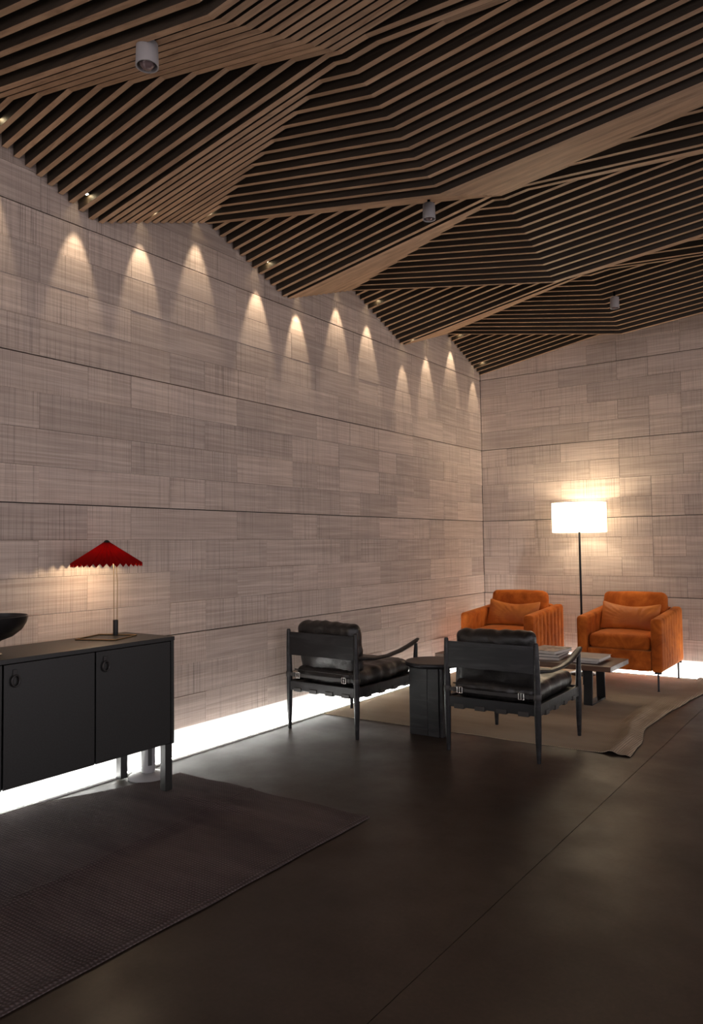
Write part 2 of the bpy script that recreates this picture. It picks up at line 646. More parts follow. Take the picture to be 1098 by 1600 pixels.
n_sl = int(4*26)
for i in range(n_sl+1):
    y = Q0 - 0.030 - i*PITCH
    s_ = Q0 - y
    k = int(s_//PER)
    r_ = s_ - k*PER
    dqp = Q0-P0
    yq, yp = Q0-k*PER, P0-k*PER
    if r_ < dqp:
        s, half = r_/dqp, 0
    else:
        s, half = (PER-r_)/(PER-dqp), 1
        yq = Q0-(k+1)*PER
    xd = X1*(1-s)
    xe = X1+(X2-X1)*s
    zw = ZL+(ZH-ZL)*s
    z1 = ZH+(ZL-ZH)*s
    ze = ZH+(ZH2-ZH)*s
    z2 = ZL2+(ZH2-ZL2)*s
    pieces = [('w', 0.008, zw+(ZH-ZL)*0.008/X1, xd, ZH, (0.05, yq, ZL), (0.05, yp, ZH)),
              ('c', xd, ZH, X1, z1, (X1-0.05, yq, ZH), (X1-0.05, yp, ZL)),
              ('n', X1, z1, xe, ze, (X1+0.05, yq, ZH), (X1+0.05, yp, ZL)),
              ('f', xe, ze, X2, z2, (X2-0.05, yq, ZL2), (X2-0.05, yp, ZH2))]
    for kk, xa, za, xb, zb, pa, pb in pieces:
        if xb-xa < 0.03:
            continue
        pnl = panel((kk, k, half), pa, pb)
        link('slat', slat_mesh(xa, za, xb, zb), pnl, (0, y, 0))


def zslat(x, y):
    s_ = Q0-y
    r_ = s_ % PER
    dqp = Q0-P0
    s = r_/dqp if r_ < dqp else (PER-r_)/(PER-dqp)
    xd = X1*(1-s)
    return ZL+(ZH-ZL)*(s+x/X1) if x < xd else ZH-(x-xd)/X1*(ZH-ZL)


# ------------------------------------------------------------------ downlights that graze the left wall
names_d = ['nearest the left edge of the picture', 'second from the left edge', 'third from the left edge', 'fourth from the left edge',
           'fifth from the left edge', 'sixth from the left edge', 'seventh from the left edge', 'eighth from the left edge',
           'fourth from the back corner', 'third from the back corner', 'second from the back corner', 'nearest the back corner']
for i, y in enumerate((-5.80, -5.30, -4.82, -4.31, -3.78, -3.29, -2.77, -2.27, -1.72, -1.23, -0.69, -0.20)):
    # settle in the gap between two slats
    kgap = round((Q0-0.030-y)/PITCH - 0.5)+0.5
    y = Q0-0.030-kgap*PITCH
    x = 0.105
    zb = zslat(x, y)+0.030
    t = thing('downlight', 'small warm downlight between the slats along the wall, '+names_d[i], 'light', (x, y, zb), 0, 'downlights along the left wall')
    bm = B()
    lathe(bm, [(0.0, 0.075), (0.015, 0.075), (0.0158, 0.0), (0.013, 0.0), (0.013, 0.012), (0.0, 0.012)], 16)
    obj('housing', bm, 'black_metal', t, True)
    bm = B()
    lathe(bm, [(0.0, -0.003), (0.007, -0.002), (0.0115, 0.002), (0.0125, 0.007), (0.0125, 0.0095), (0.0, 0.0095)], 16)
    obj('lens', bm, 'lamp_disc', t, label='glowing warm lens')
    ld = bpy.data.lights.new('downlight_lamp', 'SPOT')
    ld.energy = SPOT_W*(0.6 if i == 11 else random.uniform(0.65, 1.25))
    ld.color = WARM
    ld.spot_size = math.radians(random.uniform(32, 40))
    ld.spot_blend = 0.55
    ld.shadow_soft_size = 0.012
    lo = bpy.data.objects.new('downlight_lamp', ld)
    COL.objects.link(lo)
    lo.parent = t
    lo.location = (0, 0, -0.008)
    lo.rotation_euler = (0, math.radians(random.uniform(8, 13)), 0)     # leans a little to the wall

# ceiling cylinders hanging below the slats
for (x, y, zc, s, lab) in ((1.41, -5.92, 3.235, 1.0, 'white ceiling cylinder below the near slats at upper left'),
                           (1.576, -3.973, 3.262, 0.85, 'white ceiling cylinder just under the big pale folded beam, mid ceiling'),
                           (1.91, -1.385, 3.318, 0.85, 'white ceiling cylinder near the back wall above the floor lamp')):
    t = thing('ceiling_cylinder', lab, 'fixture', (x, y, zc), 0, 'white cylinders hung from the ceiling')
    bm = B()
    lathe(bm, [(0.0, 0.06), (0.036*s, 0.06), (0.042*s, 0.055), (0.045*s, -0.035), (0.040*s, -0.035), (0.037*s, 0.0), (0.0, 0.0)], 24)
    obj('housing', bm, 'fixture_white', t, True)
    bm = B()
    lathe(bm, [(0.0, -0.047*s), (0.016*s, -0.044*s), (0.030*s, -0.030*s), (0.035*s, -0.004), (0.0, -0.004)], 20)
    obj('lens', bm, 'lens', t, True)
    bm = B()
    tube(bm, [(0, 0, 0.055), (0, 0, 0.35)], 0.009, 8)
    obj('stem', bm, 'void_black', t)


# ------------------------------------------------------------------ rugs
def rug(name, outline_fn, nu, nv, hfn, mat, thick=0.007):
    """outline_fn(u,v)->(x,y); hfn(x,y,u,v)->extra height"""
    bm = B()
    top = [[None]*(nv+1) for _ in range(nu+1)]
    bot = [[None]*(nv+1) for _ in range(nu+1)]
    for i in range(nu+1):
        for j in range(nv+1):
            u, v = i/nu, j/nv
            x, y = outline_fn(u, v)
            h = hfn(x, y, u, v)
            e = min(u, 1-u, v, 1-v)
            top[i][j] = bm.verts.new((x, y, thick*(0.75 if e == 0 else 1.0)+h))
            bot[i][j] = bm.verts.new((x, y, 0.0015+h*0.9))
    for i in range(nu):
        for j in range(nv):
            bm.faces.new((top[i][j], top[i+1][j], top[i+1][j+1], top[i][j+1]))
            bm.faces.new((bot[i][j], bot[i][j+1], bot[i+1][j+1], bot[i+1][j]))
    for i in range(nu):
        bm.faces.new((top[i][0], bot[i][0], bot[i+1][0], top[i+1][0]))
        bm.faces.new((top[i][nv], top[i+1][nv], bot[i+1][nv], bot[i][nv]))
    for j in range(nv):
        bm.faces.new((top[0][j], top[0][j+1], bot[0][j+1], bot[0][j]))
        bm.faces.new((top[nu][j], bot[nu][j], bot[nu][j+1], top[nu][j+1]))
    return obj(name, bm, mat, None, True)


def lerp_pts(pts, t):
    for (t0, p0), (t1, p1) in zip(pts[:-1], pts[1:]):
        if t <= t1:
            f = (t-t0)/(t1-t0)
            f = f*f*(3-2*f)
            return p0+(p1-p0)*f
    return pts[-1][1]


def tan_outline(u, v):
    y = -3.09 + v*2.99
    xl = 0.075 + 0.010*noise.noise((0, y*5, 3))
    xr = lerp_pts([(0, 2.385), (0.10, 2.365), (0.27, 2.285), (0.45, 2.30), (0.62, 2.34), (0.80, 2.385), (1, 2.36)], v)
    x = xl+(xr-xl)*u
    y += 0.010*noise.noise((x*4, v*2, 1))*(1 if v in (0, 1) else 0.4) + 0.05*u*(1-v)
    return x, y


def smooth_bump(d, wd):
    return max(0.0, 1-(d/wd)**2)**2


def tan_h(x, y, u, v):
    d = (1-u)*2.25
    ridge = 0.034*smooth_bump(d-0.12-0.03*math.sin(y*3), 0.06)*(0.55+0.45*math.sin(y*2.2+0.6))
    ridge += 0.016*smooth_bump(d-0.215-0.02*math.sin(y*2+1), 0.045)*max(0, math.sin((y+2.6)*1.7))
    ridge += 0.010*smooth_bump(d-0.03, 0.035)
    flat = 1.0 if d < 0.19 else max(0.0, 1-(d-0.19)/0.07)
    return max(0.0, ridge)*flat + 0.0025*(1+noise.noise((x*3, y*5, 0)))*flat


tag(rug('area_rug', tan_outline, 90, 90, tan_h, 'tan_rug'), 'tan woven area rug with a rippled edge under the seating group', 'rug')


def plum_outline(u, v):
    # u from the wall side to the room, v from far to near
    y = -4.76 - v*2.4
    xl = lerp_pts([(0, 0.300), (0.10, 0.25), (0.40, 0.045), (1, 0.03)], v)
    xr = 1.632 + 0.012*noise.noise((y*3, 1, 7)) - 0.01*v
    x = xl+(xr-xl)*u
    y += 0.014*noise.noise((x*3.5, 2, 5))*(1-v)
    return x, y


def plum_h(x, y, u, v):
    r1 = 0.014*smooth_bump((y+5.03)-0.10*(x-0.9)-0.02*math.sin(x*4), 0.07)*max(0, min(1, (1.25-x)/0.4+0.2))*max(0, min(1, (x-0.55)/0.15))
    r2 = 0.006*smooth_bump((x-0.86)+0.10*(y+4.8), 0.03)
    r3 = 0.006*smooth_bump(u-0.985, 0.02)
    return r1+r2+r3+0.0015*(1+noise.noise((x*4, y*4, 2)))*max(0, min(1, (x-0.6)/0.1))


tag(rug('floor_runner', plum_outline, 70, 90, plum_h, 'plum_rug'), 'dark plum woven rug under and before the sideboard', 'rug')
RUG_Z = 0.0072


# ------------------------------------------------------------------ black leather easy chairs
def cushion(hx, hy, hz, r, n, bulge, wr=0.004, seed=0, pleat=0.0, fn2=None):
    bm = B()

    def fn(p):
        nx, ny = p.x/hx, p.y/hy
        e = (1-nx*nx)*(1-ny*ny)
        q = p.copy()
        q.z += math.copysign(bulge*max(0, e)**0.6, p.z) if abs(p.z) > hz*0.3 else 0
        # pinch the corners
        q.x *= 1-0.03*ny*ny
        q.y *= 1-0.03*nx*nx
        d = noise.noise((p.x*9+seed, p.y*9, p.z*6))*wr + noise.noise((p.x*24+seed, p.y*20, p.z*9))*wr*0.4
        q += Vector((nx, ny, p.z/hz)).normalized()*d
        if pleat:
            edge = abs(ny)**3
            q.z += math.copysign(pleat*edge*math.sin(p.x*95+3*math.sin(p.x*17+seed)), p.z)
            q.y += pleat*0.6*math.sin(p.x*70+seed)*abs(ny)**2
        if fn2:
            q = fn2(q, p)
        return q
    superbox(bm, hx, hy, hz, r, n, fn)
    return bm


def easy_chair(loc, rz, label):
    t = thing('easy_chair', label, 'chair', loc, rz, 'black leather easy chairs')
    W, YB, YF = 0.30, -0.38, 0.37
    for sx in (-1, 1):
        bm = B()
        tube(bm, [(sx*W, YB, 0.001), (sx*W, YB, 0.12), (sx*W, YB, 0.30), (sx*W, YB, 0.44), (sx*W, YB-0.004, 0.60), (sx*W, YB-0.006, 0.705), (sx*W, YB-0.006, 0.713)],
             [0.0125, 0.018, 0.0215, 0.021, 0.018, 0.0145, 0.010], 14)
        post = obj('back_post', bm, 'black_oak', t, True)
        bm = B()
        lathe(bm, [(0.0235, -0.018), (0.0245, -0.015), (0.0245, 0.015), (0.0235, 0.018)], 18, (sx*W, YB, 0.39))
        obj('strap_collar', bm, 'strap_leather', post, True)
        bm = B()
        zf = RUG_Z
        tube(bm, [(sx*W, YF, zf), (sx*W, YF, 0.12), (sx*(W+0.002), YF, 0.30), (sx*(W+0.004), YF+0.003, 0.45), (sx*(W+0.006), YF+0.010, 0.565)],
             [0.012, 0.018, 0.0215, 0.017, 0.013], 14)
        obj('leg', bm, 'black_oak', t, True)
        bm = B()
        tube(bm, [(sx*W, YB-0.012, 0.545), (sx*(W+0.006), YB+0.05, 0.538), (sx*(W+0.014), -0.20, 0.523), (sx*(W+0.018), -0.02, 0.522), (sx*(W+0.018), 0.14, 0.538),
                  (sx*(W+0.014), 0.27, 0.560), (sx*(W+0.010), 0.36, 0.580), (sx*(W+0.008), 0.405, 0.594), (sx*(W+0.008), 0.412, 0.597)],
             [(0.013, 0.013), (0.017, 0.014), (0.024, 0.012), (0.027, 0.0115), (0.028, 0.0115), (0.027, 0.0115), (0.024, 0.011), (0.016, 0.009), (0.008, 0.005)], 16)
        obj('armrest', bm, 'black_oak', t, True)
        bm = B()
        box(bm, sx*W-0.011, sx*W+0.011, YB+0.01, YF-0.01, 0.278, 0.345, 0.004)
        rail = obj('side_rail', bm, 'black_oak', t)
        for k in range(4):
            yy = -0.255 + k*0.165
            bm = B()
            box(bm, sx*W-0.017, sx*W+0.017, yy-0.030, yy+0.030, 0.270, 0.299, 0.004)
            obj('webbing_loop', bm, 'strap_leather', rail)
    bm = B()
    box(bm, -W+0.01, W-0.01, YB-0.011, YB+0.011, 0.278, 0.345, 0.004)
    rail = obj('back_rail', bm, 'black_oak', t)
    for k in range(4):
        xx = -0.215+k*0.143
        bm = B()
        box(bm, xx-0.034, xx+0.034, YB-0.017, YB+0.017, 0.270, 0.299, 0.004)
        obj('webbing_loop', bm, 'strap_leather', rail)
    bm = B()
    box(bm, -W+0.01, W-0.01, YF-0.011, YF+0.011, 0.278, 0.345, 0.004)
    obj('front_rail', bm, 'black_oak', t)
    # seat platform hidden between the rails
    bm = B()
    box(bm, -W+0.012, W-0.012, YB+0.012, YF-0.012, 0.318, 0.332)
    obj('seat_platform', bm, 'strap_leather', t)
    # wide back slat, slightly bowed
    bm = B()
    nseg = 14
    ring = []
    for i in range(nseg+1):
        x = -W+0.012+(2*W-0.024)*i/nseg
        yb = YB-0.004-0.014*(1-(x/W)**2)
        sag = 0.006*(1-(x/W)**2)
        ring.append([bm.verts.new(p) for p in ((x, yb-0.010, 0.528+sag), (x, yb+0.010, 0.528+sag), (x, yb+0.008, 0.692+sag*0.5), (x, yb-0.008, 0.692+sag*0.5))])
    for a, b in zip(ring[:-1], ring[1:]):
        for k in range(4):
            bm.faces.new((a[k], a[(k+1) % 4], b[(k+1) % 4], b[k]))
    bm.faces.new(ring[0])
    bm.faces.new(ring[-1])
    obj('back_slat', bm, 'black_oak', t, True)
    # strap with buckles across the back
    bm = B()
    ys = YB-0.012
    rr = []
    for i in range(13):
        x = -W+0.02+(2*W-0.04)*i/12
        zc = 0.392-0.004*(1-(x/W)**2)
        rr.append([bm.verts.new(p) for p in ((x, ys-0.003, zc-0.011), (x, ys+0.003, zc-0.011), (x, ys+0.003, zc+0.011), (x, ys-0.003, zc+0.011))])
    for a, b in zip(rr[:-1], rr[1:]):
        for k in range(4):
            bm.faces.new((a[k], a[(k+1) % 4], b[(k+1) % 4], b[k]))
    bm.faces.new(rr[0])
    bm.faces.new(rr[-1])
    strap = obj('back_strap', bm, 'strap_leather', t)
    for xb in (-0.205, 0.205):
        bm = B()
        hw, hh, zc = 0.017, 0.019, 0.390
        y0 = ys-0.007
        c = [(xb-hw, y0, zc-hh), (xb+hw, y0, zc-hh), (xb+hw, y0, zc+hh), (xb-hw, y0, zc+hh)]
        for i in range(4):
            tube(bm, [c[i], c[(i+1) % 4]], 0.0030, 8)
        tube(bm, [(xb, y0-0.002, zc-hh), (xb, y0-0.002, zc+hh)], 0.0022, 8)
        obj('buckle', bm, 'steel', strap, True, label='small metal roller buckle')
        bm = B()
        box(bm, xb+math.copysign(0.042, xb)-0.008, xb+math.copysign(0.042, xb)+0.008, ys-0.006, ys+0.004, 0.376, 0.405, 0.002)
        obj('keeper', bm, 'strap_leather', strap)
    # cushions
    bm = cushion(0.283, 0.365, 0.048, 0.046, (34, 38, 8), 0.030, 0.011, loc[0]*10, 0.005)
    bmesh.ops.translate(bm, verts=bm.verts[:], vec=(0, 0.005, 0.392))
    sc = obj('seat_cushion', bm, 'leather', t, True)
    bm = B()
    tube(bm, [(-0.272, -0.355, 0.422), (0.272, -0.355, 0.422)], 0.004, 8)
    obj('piping', bm, 'leather', sc, True)
    bm = cushion(0.268, 0.185, 0.052, 0.050, (34, 26, 8), 0.022, 0.012, loc[0]*10+5, 0.005)
    # stand it up: local y -> up, leaning back a little
    bmesh.ops.rotate(bm, verts=bm.verts[:], cent=(0, 0, 0), matrix=Matrix.Rotation(math.radians(90+9), 3, 'X'))
    bmesh.ops.translate(bm, verts=bm.verts[:], vec=(0.0, -0.283, 0.590))
    obj('back_cushion', bm, 'leather', t, True)
    return t


easy_chair((0.452, -3.206, 0.0), math.radians(-1.2), 'black leather easy chair with dark wood frame close to the left wall')
easy_chair((1.668, -3.088, 0.0), math.radians(0.6), 'black leather easy chair with dark wood frame nearest the camera, before the coffee table')

# ------------------------------------------------------------------ black side table
t = thing('side_table', 'black stained oak side table with round top between the two black chairs', 'table', (1.09, -3.14, 0))
bm = B()
lathe(bm, [(0.0, 0.468), (0.188, 0.468), (0.197, 0.473), (0.200, 0.482), (0.200, 0.492), (0.196, 0.500), (0.0, 0.500)], 56)
obj('table_top', bm, 'black_oak', t, True)
for x0, x1 in ((-0.135, 0.008), (0.010, 0.095)):
    obj('pedestal_plank', cbox(x0, x1, -0.115, -0.01, 0.001, 0.4685, 0.003), 'black_oak', t)
obj('pedestal_side', cbox(0.0965, 0.120, -0.105, -0.02, 0.001, 0.4685, 0.003), 'black_oak', t)

# ------------------------------------------------------------------ coffee table and books
TX0, TX1, TY0, TY1, TZ = 0.36, 1.915, -1.81, -1.30, 0.335
t = thing('coffee_table', 'low walnut plank coffee table on black metal legs in the seating group', 'table', ((TX0+TX1)/2, (TY0+TY1)/2, RUG_Z))
ox, oy = (TX0+TX1)/2, (TY0+TY1)/2
obj('table_top', cbox(TX0-ox, TX1-ox, TY0-oy, TY1-oy, TZ-0.042-RUG_Z, TZ-RUG_Z, 0.003), 'walnut', t)
for xs in (-0.57, 0.575):
    legf = obj('leg_frame', cbox(xs-0.035, xs+0.035, -0.195, 0.155, 0.0005, 0.012, 0.002), 'black_metal', t)
    for yb, yt in ((-0.190, -0.165), (0.150, 0.140)):
        bm = B()
        zt = TZ-0.042-RUG_Z
        vs = []
        for y, z_ in ((yb, 0.010), (yt, zt)):
            for x in (xs-0.035, xs+0.035):
                for dy in (-0.008, 0.008):
                    vs.append(bm.verts.new((x, y+dy, z_)))
        for f in [(0, 1, 3, 2), (4, 6, 7, 5), (0, 4, 5, 1), (2, 3, 7, 6), (0, 2, 6, 4), (1, 5, 7, 3)]:
            bm.faces.new([vs[i] for i in f])
        obj('leg', bm, 'black_metal', legf)


def book(cx, cy, z0, lx, ly, h, rz, cover, label, group=None):
    t = thing('book', label, 'book', (cx, cy, z0), rz, group)
    c = 0.0028
    obj('page_block', cbox(-lx/2+0.004, lx/2-0.006, -ly/2+0.006, ly/2-0.006, c, h-c), 'pages', t)
    obj('cover', cbox(-lx/2, lx/2, -ly/2, ly/2, h-c, h), cover, t)
    obj('cover', cbox(-lx/2, lx/2, -ly/2, ly/2, 0, c), cover, t)
    obj('spine', cbox(-lx/2, -lx/2+0.004, -ly/2, ly/2, c, h-c), cover, t)


bz = TZ+0.0006
book(1.315, -1.545, bz, 0.27, 0.33, 0.024, 0.10, 'cover_grey', 'grey book at the bottom of the stack on the coffee table', 'stacked books')
book(1.315, -1.545, bz+0.0245, 0.27, 0.33, 0.024, 0.06, 'cover_dark', 'book in the middle of the stack on the coffee table', 'stacked books')
book(1.325, -1.54, bz+0.0490, 0.26, 0.33, 0.026, -0.10, 'cover_pale', 'pale picture-covered book on top of the stack on the coffee table', 'stacked books')
book(1.665, -1.585, bz, 0.22, 0.27, 0.018, 0.05, 'cover_dark', 'thin dark book under the pale one at the coffee table end')
book(1.685, -1.575, bz+0.0185, 0.25, 0.31, 0.026, 0.0, 'cover_grey', 'large pale grey book lying alone toward the end of the coffee table')


# ------------------------------------------------------------------ rust velvet armchairs
def velvet_armchair(loc, rz, label):
    t = thing('armchair', label, 'armchair', loc, rz, 'rust velvet armchairs')
    W2, D2 = 0.3725, 0.425      # half width, half depth; front is -y
    AT = 0.095

    def slope(y):
        f = (y+D2)/(2*D2)
        return 0.628+0.052*f
    for sx in (-1, 1):
        bm = B()
        zc, hz = 0.40, 0.235
        cx = sx*(W2-AT/2)

        def fn(p, sx=sx, zc=zc, hz=hz, cx=cx):
            q = p.copy()
            top = slope(p.y)
            q.z = 0.165 + (p.z+hz)/(2*hz)*(top-0.165)
            y01 = (p.y+D2)/(2*D2)
            amp = 0.0075 if 0.10 < y01 < 0.985 else 0.0
            zz = (p.z+hz)/(2*hz)
            amp *= 1.0 if zz < 0.90 else max(0.0, (1.0-zz)/0.10)
            if p.x*sx > AT*0.30:
                q.x += sx*amp*(abs(math.sin((y01-0.10)*PI*8/0.9))**0.6-0.8)
            elif p.x*sx < -AT*0.30:
                q.x -= sx*amp*0.7*(abs(math.sin((y01-0.10)*PI*8/0.9))**0.6-0.8)
            q.x += cx
            return q
        superbox(bm, AT/2, D2, hz, 0.030, (6, 96, 16), fn)
        obj('arm', bm, 'velvet', t, True, label='channel-tufted velvet arm')
    # back frame
    bm = B()
    superbox(bm, W2-AT+0.002, 0.065, 0.255, 0.03, (16, 6, 14), lambda p: p+Vector((0, D2-0.066, 0.425)))
    obj('back_frame', bm, 'velvet', t, True)
    # seat base
    bm = B()
    superbox(bm, W2-AT+0.001, 0.385, 0.090, 0.012, (10, 10, 4), lambda p: p+Vector((0, -0.032, 0.258)))
    obj('seat_base', bm, 'velvet', t, True)
    # seat cushion
    bm = cushion(W2-AT-0.003, 0.355, 0.060, 0.038, (24, 26, 8), 0.018, 0.003, loc[0]*7)
    bmesh.ops.translate(bm, verts=bm.verts[:], vec=(0, -0.063, 0.410))
    obj('seat_cushion', bm, 'velvet', t, True)
    # back cushion
    bm = cushion(0.295, 0.195, 0.065, 0.050, (26, 20, 8), 0.018, 0.004, loc[0]*7+3)
    bmesh.ops.rotate(bm, verts=bm.verts[:], cent=(0, 0, 0), matrix=Matrix.Rotation(math.radians(90-10), 3, 'X'))

    def squeeze(v):
        f = max(0.0, min(1.0, (0.66-(v.co.z+0.632))/0.06))
        v.co.x *= 1-f*(1-0.272/0.295)
    for v in bm.verts:
        squeeze(v)
    bmesh.ops.translate(bm, verts=bm.verts[:], vec=(0, 0.175, 0.632))
    obj('back_cushion', bm, 'velvet', t, True)
    # lumbar pillow: pinched corners and radial folds
    bm = B()

    def pf(p):
        nx, ny = p.x/0.262, p.y/0.138
        q = p.copy()
        body = max(0.02, (1-abs(nx)**2.6)*(1-abs(ny)**2.6))**0.55
        q.z = math.copysign(0.058*body, p.z) if abs(p.z) > 1e-6 else 0
        q.x *= 1-0.06*(1-nx*nx)*0+0.03*ny*ny
        q.y *= 0.80+0.20*abs(nx)**1.6
        q.y -= 0.018*(1-nx*nx)
        ang = math.atan2(ny+0.55, nx*1.2-0.35)
        rr = min(1.0, math.hypot(nx*1.2-0.35, ny+0.55))
        q.z += math.copysign((0.0062+0.006*noise.noise((nx*2+loc[0], ny*2, 4)))*math.sin(ang*13+3*math.sin(ang*2+loc[0]))*rr*body, p.z)
        q.z += math.copysign(noise.noise((p.x*14+loc[0]*5, p.y*14, 1))*0.006*body, p.z)
        return q
    superbox(bm, 0.262, 0.138, 0.05, 0.02, (44, 26, 2), pf)
    bmesh.ops.rotate(bm, verts=bm.verts[:], cent=(0, 0, 0), matrix=Matrix.Rotation(math.radians(90-22), 3, 'X'))
    bmesh.ops.rotate(bm, verts=bm.verts[:], cent=(0, 0, 0), matrix=Matrix.Rotation(math.radians(2), 3, 'Y'))
    bmesh.ops.translate(bm, verts=bm.verts[:], vec=(-0.006, 0.020, 0.605))
    obj('lumbar_pillow', bm, 'pillow_satin', t, True, label='lighter orange lumbar pillow with gathered folds')
    for sx in (-1, 1):
        for yy in (-D2+0.04, D2-0.04):
            bm = B()
            x = sx*(W2-0.045)
            tube(bm, [(x, yy, 0.0005), (x, yy, 0.006), (x, yy, 0.165)], [0.013, 0.0085, 0.0085], 10)
            lg = obj('leg', bm, 'black_metal', t, True)
            bm = B()
            prism(bm, [(x-0.03, yy-0.006), (x+0.03, yy-0.006), (x+0.03, yy+0.006), (x-0.03, yy+0.006)], 0.150, 0.168)
            obj('leg_bracket', bm, 'black_metal', lg)
    return t


velvet_armchair((0.632, -0.690, RUG_Z), math.radians(0), 'rust orange velvet armchair in the corner left of the floor lamp')
velvet_armchair((1.722, -0.500, RUG_Z), math.radians(0), 'rust orange velvet armchair right of the floor lamp')

# ------------------------------------------------------------------ floor lamp
t = thing('floor_lamp', 'lit floor lamp with white drum shade between the orange armchairs', 'lamp', (1.215, -0.36, RUG_Z))
bm = B()
lathe(bm, [(0.0, 0.0), (0.125, 0.0), (0.128, 0.006), (0.120, 0.016), (0.02, 0.022), (0.0, 0.022)], 40)
obj('base', bm, 'black_metal', t, True)
bm = B()
tube(bm, [(0, 0, 0.02), (0, 0, 1.50)], 0.0105, 14)
obj('pole', bm, 'black_metal', t, True)
bm = B()
R, z0, z1 = 0.262, 1.40, 1.70
lathe(bm, [(R, z0), (R, z1), (R-0.003, z1), (R-0.003, z0)], 64, close=True)
sh = obj('lamp_shade', bm, 'white_shade', t, True)
for zz in (z0+0.002, z1-0.002):
    bm = B()
    pts = [(R*math.cos(2*PI*k/48), R*math.sin(2*PI*k/48), zz) for k in range(49)]
    tube(bm, pts, 0.0025, 6, cap=False)
    obj('rim', bm, 'fixture_white', sh, True)
bm = B()
for a in range(3):
    tube(bm, [(0, 0, 1.665), (R*math.cos(a*2*PI/3), R*math.sin(a*2*PI/3), 1.69)], 0.002, 6)
obj('spider', bm, 'black_metal', sh)
bm = B()
lathe(bm, [(0.0, 1.58), (0.02, 1.575), (0.03, 1.555), (0.026, 1.53), (0.014, 1.505), (0.012, 1.50), (0.0, 1.50)], 20)
obj('bulb', bm, 'bulb', t, True)
ld = bpy.data.lights.new('floor_lamp_light', 'POINT')
ld.energy = FLOOR_LAMP_W
ld.color = (1.0, 0.84, 0.60)
ld.shadow_soft_size = 0.05
lo = bpy.data.objects.new('floor_lamp_light', ld)
COL.objects.link(lo)
lo.parent = t
lo.location = (0, 0, 1.615)

# ------------------------------------------------------------------ sideboard
CX0, CX1, CY1, CZ0, CZ1 = 0.085, 0.505, -4.985, 0.252, 0.829
CY0 = -6.50
t = thing('sideboard', 'charcoal black sideboard with hinged doors along the left wall', 'cabinet', (0.295, (CY0+CY1)/2, RUG_Z))
ox, oy, oz = 0.295, (CY0+CY1)/2, RUG_Z


def cb(name, x0, x1, y0, y1, za, zb, mat, parent, bev=0.002, label=None):
    return obj(name, cbox(x0-ox, x1-ox, y0-oy, y1-oy, za-oz, zb-oz, bev), mat, parent, label=label)


cb('top', CX0, CX1+0.004, CY0, CY1, CZ1-0.022, CZ1, 'lacquer', t)
cb('side_panel', CX0, CX1, CY1-0.020, CY1-0.001, CZ0, CZ1-0.0225, 'lacquer', t)
cb('side_panel', CX0, CX1, CY0+0.001, CY0+0.020, CZ0, CZ1-0.0225, 'lacquer', t)
cb('bottom_panel', CX0, CX1-0.024, CY0+0.0205, CY1-0.0205, CZ0+0.002, CZ0+0.022, 'lacquer', t)
cb('back_panel', CX0, CX0+0.012, CY0+0.0205, CY1-0.0205, CZ0+0.0225, CZ1-0.0225, 'lacquer', t)
doors = [(-5.485, -5.008), (-5.963, -5.490), (-6.478, -5.968)]
for ya, yb in doors:
    d = cb('door', CX1-0.022, CX1-0.002, ya+0.002, yb-0.002, CZ0+0.004, CZ1-0.026, 'lacquer', t)
    hy, hz = ya+0.052-oy, CZ1-0.090-oz
    xf = CX1-0.002-ox
    bm = B()
    box(bm, xf+0.0003, xf+0.006, hy-0.010, hy+0.010, hz+0.006, hz+0.040, 0.002)
    h = obj('handle_tab', bm, 'strap_leather', d)
    bm = B()
    pts = [(xf+0.010, hy+0.019*math.cos(a), hz-0.010+0.024*math.sin(a)) for a in [2*PI*k/20 for k in range(21)]]
    tube(bm, pts, 0.0048, 8, cap=False)
    obj('ring_pull', bm, 'strap_leather', d, True, label='leather ring pull')
for x0, x1 in ((CX0+0.0, CX0+0.042), (CX1-0.046, CX1-0.004)):
    for y0, y1 in ((CY1-0.060, CY1-0.012), (CY0+0.012, CY0+0.060)):
        cb('leg', x0, x1, y0, y1, RUG_Z+0.0005, CZ0+0.001, 'lacquer', t)

# bowl on the sideboard
t = thing('footed_bowl', 'black footed bowl on the sideboard at the left edge', 'bowl', (0.315, -5.925, CZ1))
bm = B()
lathe(bm, [(0.0, 0.0), (0.056, 0.0), (0.056, 0.004), (0.046, 0.012), (0.044, 0.060), (0.052, 0.066), (0.10, 0.084), (0.140, 0.115), (0.160, 0.150), (0.166, 0.178),
           (0.162, 0.180), (0.154, 0.152), (0.134, 0.120), (0.095, 0.092), (0.04, 0.078), (0.0, 0.075)], 56)
obj('bowl', bm, 'bowl_black', t, True)

# ------------------------------------------------------------------ red table lamp
LX, LY = 0.235, -5.223
t = thing('table_lamp', 'small lit table lamp with red pleated shade on the sideboard', 'lamp', (LX, LY, CZ1))
a0 = math.radians(22)
ux, uy = math.cos(a0), math.sin(a0)
bm = B()
hs = 0.115


def lc(a, b, zz):
    return (ux*a*hs-uy*b*hs, uy*a*hs+ux*b*hs, zz)


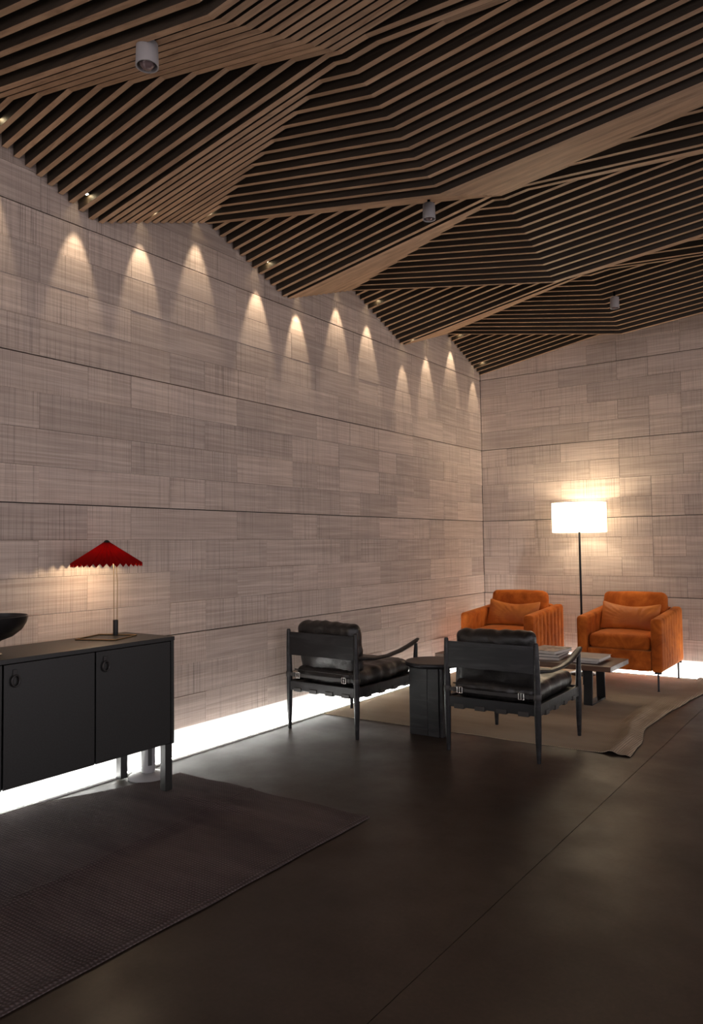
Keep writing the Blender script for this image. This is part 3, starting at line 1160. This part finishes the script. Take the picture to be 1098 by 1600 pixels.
cr = [lc(-1, -1, 0.004), lc(1, -1, 0.004), lc(1, 1, 0.004), lc(-1, 1, 0.004)]
for i in range(4):
    tube(bm, [cr[i], cr[(i+1) % 4]], 0.0038, 8)
obj('base_frame', bm, 'brass', t, True)
px, py = lc(-0.12, 1, 0)[:2]
bm = B()
lathe(bm, [(0.0, 0.0), (0.014, 0.0), (0.0142, 0.004), (0.0142, 0.082), (0.013, 0.086), (0.0, 0.086)], 20, (px, py, 0.0))
obj('weight', bm, 'black_metal', t, True)
for dx in (-0.0085, 0.0085):
    bm = B()
    tube(bm, [(px+dx, py+dx*0.5, 0.080), (px+dx*1.2, py+dx*0.5, 0.300), (px+dx*1.2-0.006, py-0.002, 0.420)], 0.0024, 8)
    obj('rod', bm, 'brass', t, True)
bm = B()
tube(bm, [(px-0.006, py-0.002, 0.418), (0, 0, 0.470)], 0.003, 8)
obj('arm', bm, 'brass', t, True)
# pleated cone
bm = B()
NP = 68
ringsB = []
for (r, zz, amp) in ((0.016, 0.518, 0.0015), (0.060, 0.487, 0.003), (0.120, 0.444, 0.007), (0.188, 0.396, 0.010)):
    rg = []
    for k in range(NP):
        s = 1 if k % 2 else -1
        an = 2*PI*k/NP
        rg.append(bm.verts.new((r*math.cos(an), r*math.sin(an), zz+s*amp)))
    ringsB.append(rg)
for a, b in zip(ringsB[:-1], ringsB[1:]):
    for k in range(NP):
        bm.faces.new((a[k], a[(k+1) % NP], b[(k+1) % NP], b[k]))
shade = obj('lamp_shade', bm, 'red_shade', t, False, label='red pleated paper cone')
sm = shade.modifiers.new('thickness', 'SOLIDIFY')
sm.thickness = 0.0012
bm = B()
lathe(bm, [(0.0, 0.532), (0.006, 0.530), (0.016, 0.522), (0.020, 0.512), (0.018, 0.510), (0.0, 0.515)], 20)
obj('finial', bm, 'black_metal', t, True)
bm = B()
lathe(bm, [(0.0, 0.474), (0.012, 0.472), (0.017, 0.462), (0.015, 0.448), (0.0, 0.442)], 16)
obj('bulb', bm, 'bulb', t, True)
ld = bpy.data.lights.new('table_lamp_light', 'POINT')
ld.energy = TABLE_LAMP_W
ld.color = (1.0, 0.80, 0.52)
ld.shadow_soft_size = 0.02
lo = bpy.data.objects.new('table_lamp_light', ld)
COL.objects.link(lo)
lo.parent = t
lo.location = (0, 0, 0.430)

# ------------------------------------------------------------------ grey tower by the wall and outlet
t = thing('tower_fan', 'grey tower fan on a round foot behind the right end of the sideboard', 'fan', (0.205, -4.915, 0.001))
bm = B()
lathe(bm, [(0.0, 0.0), (0.112, 0.0), (0.114, 0.006), (0.105, 0.016), (0.060, 0.026), (0.045, 0.032), (0.0, 0.032)], 44)
obj('foot', bm, 'fan_grey', t, True)
bm = B()
lathe(bm, [(0.0, 0.030), (0.036, 0.030), (0.040, 0.05), (0.040, 0.62), (0.034, 0.64), (0.0, 0.645)], 32)
col_ = obj('column', bm, 'fan_grey', t, True)
bm = B()
an = math.radians(-25)
c, s = math.cos(an), math.sin(an)
for off in (0.0,):
    vs = []
    for z_ in (0.075, 0.58):
        for lx in (-0.011, 0.011):
            for ly in (0.030, 0.0408):
                vs.append(bm.verts.new((c*ly-s*lx, s*ly+c*lx, z_)))
    for f in [(0, 1, 3, 2), (4, 6, 7, 5), (0, 4, 5, 1), (2, 3, 7, 6), (0, 2, 6, 4), (1, 5, 7, 3)]:
        bm.faces.new([vs[i] for i in f])
obj('air_slot', bm, 'fan_dark', col_)

t = thing('wall_outlet', 'white wall outlet low on the base panel behind the sideboard', 'outlet', (-0.002, -4.86, 0.075))
obj('cover_plate', cbox(0.0003, 0.004, -0.055, 0.055, -0.032, 0.032, 0.001), 'outlet_white', t)
for yy in (-0.025, 0.025):
    obj('socket', cbox(0.0045, 0.0055, yy-0.014, yy+0.014, -0.018, 0.018), 'base_white', t)
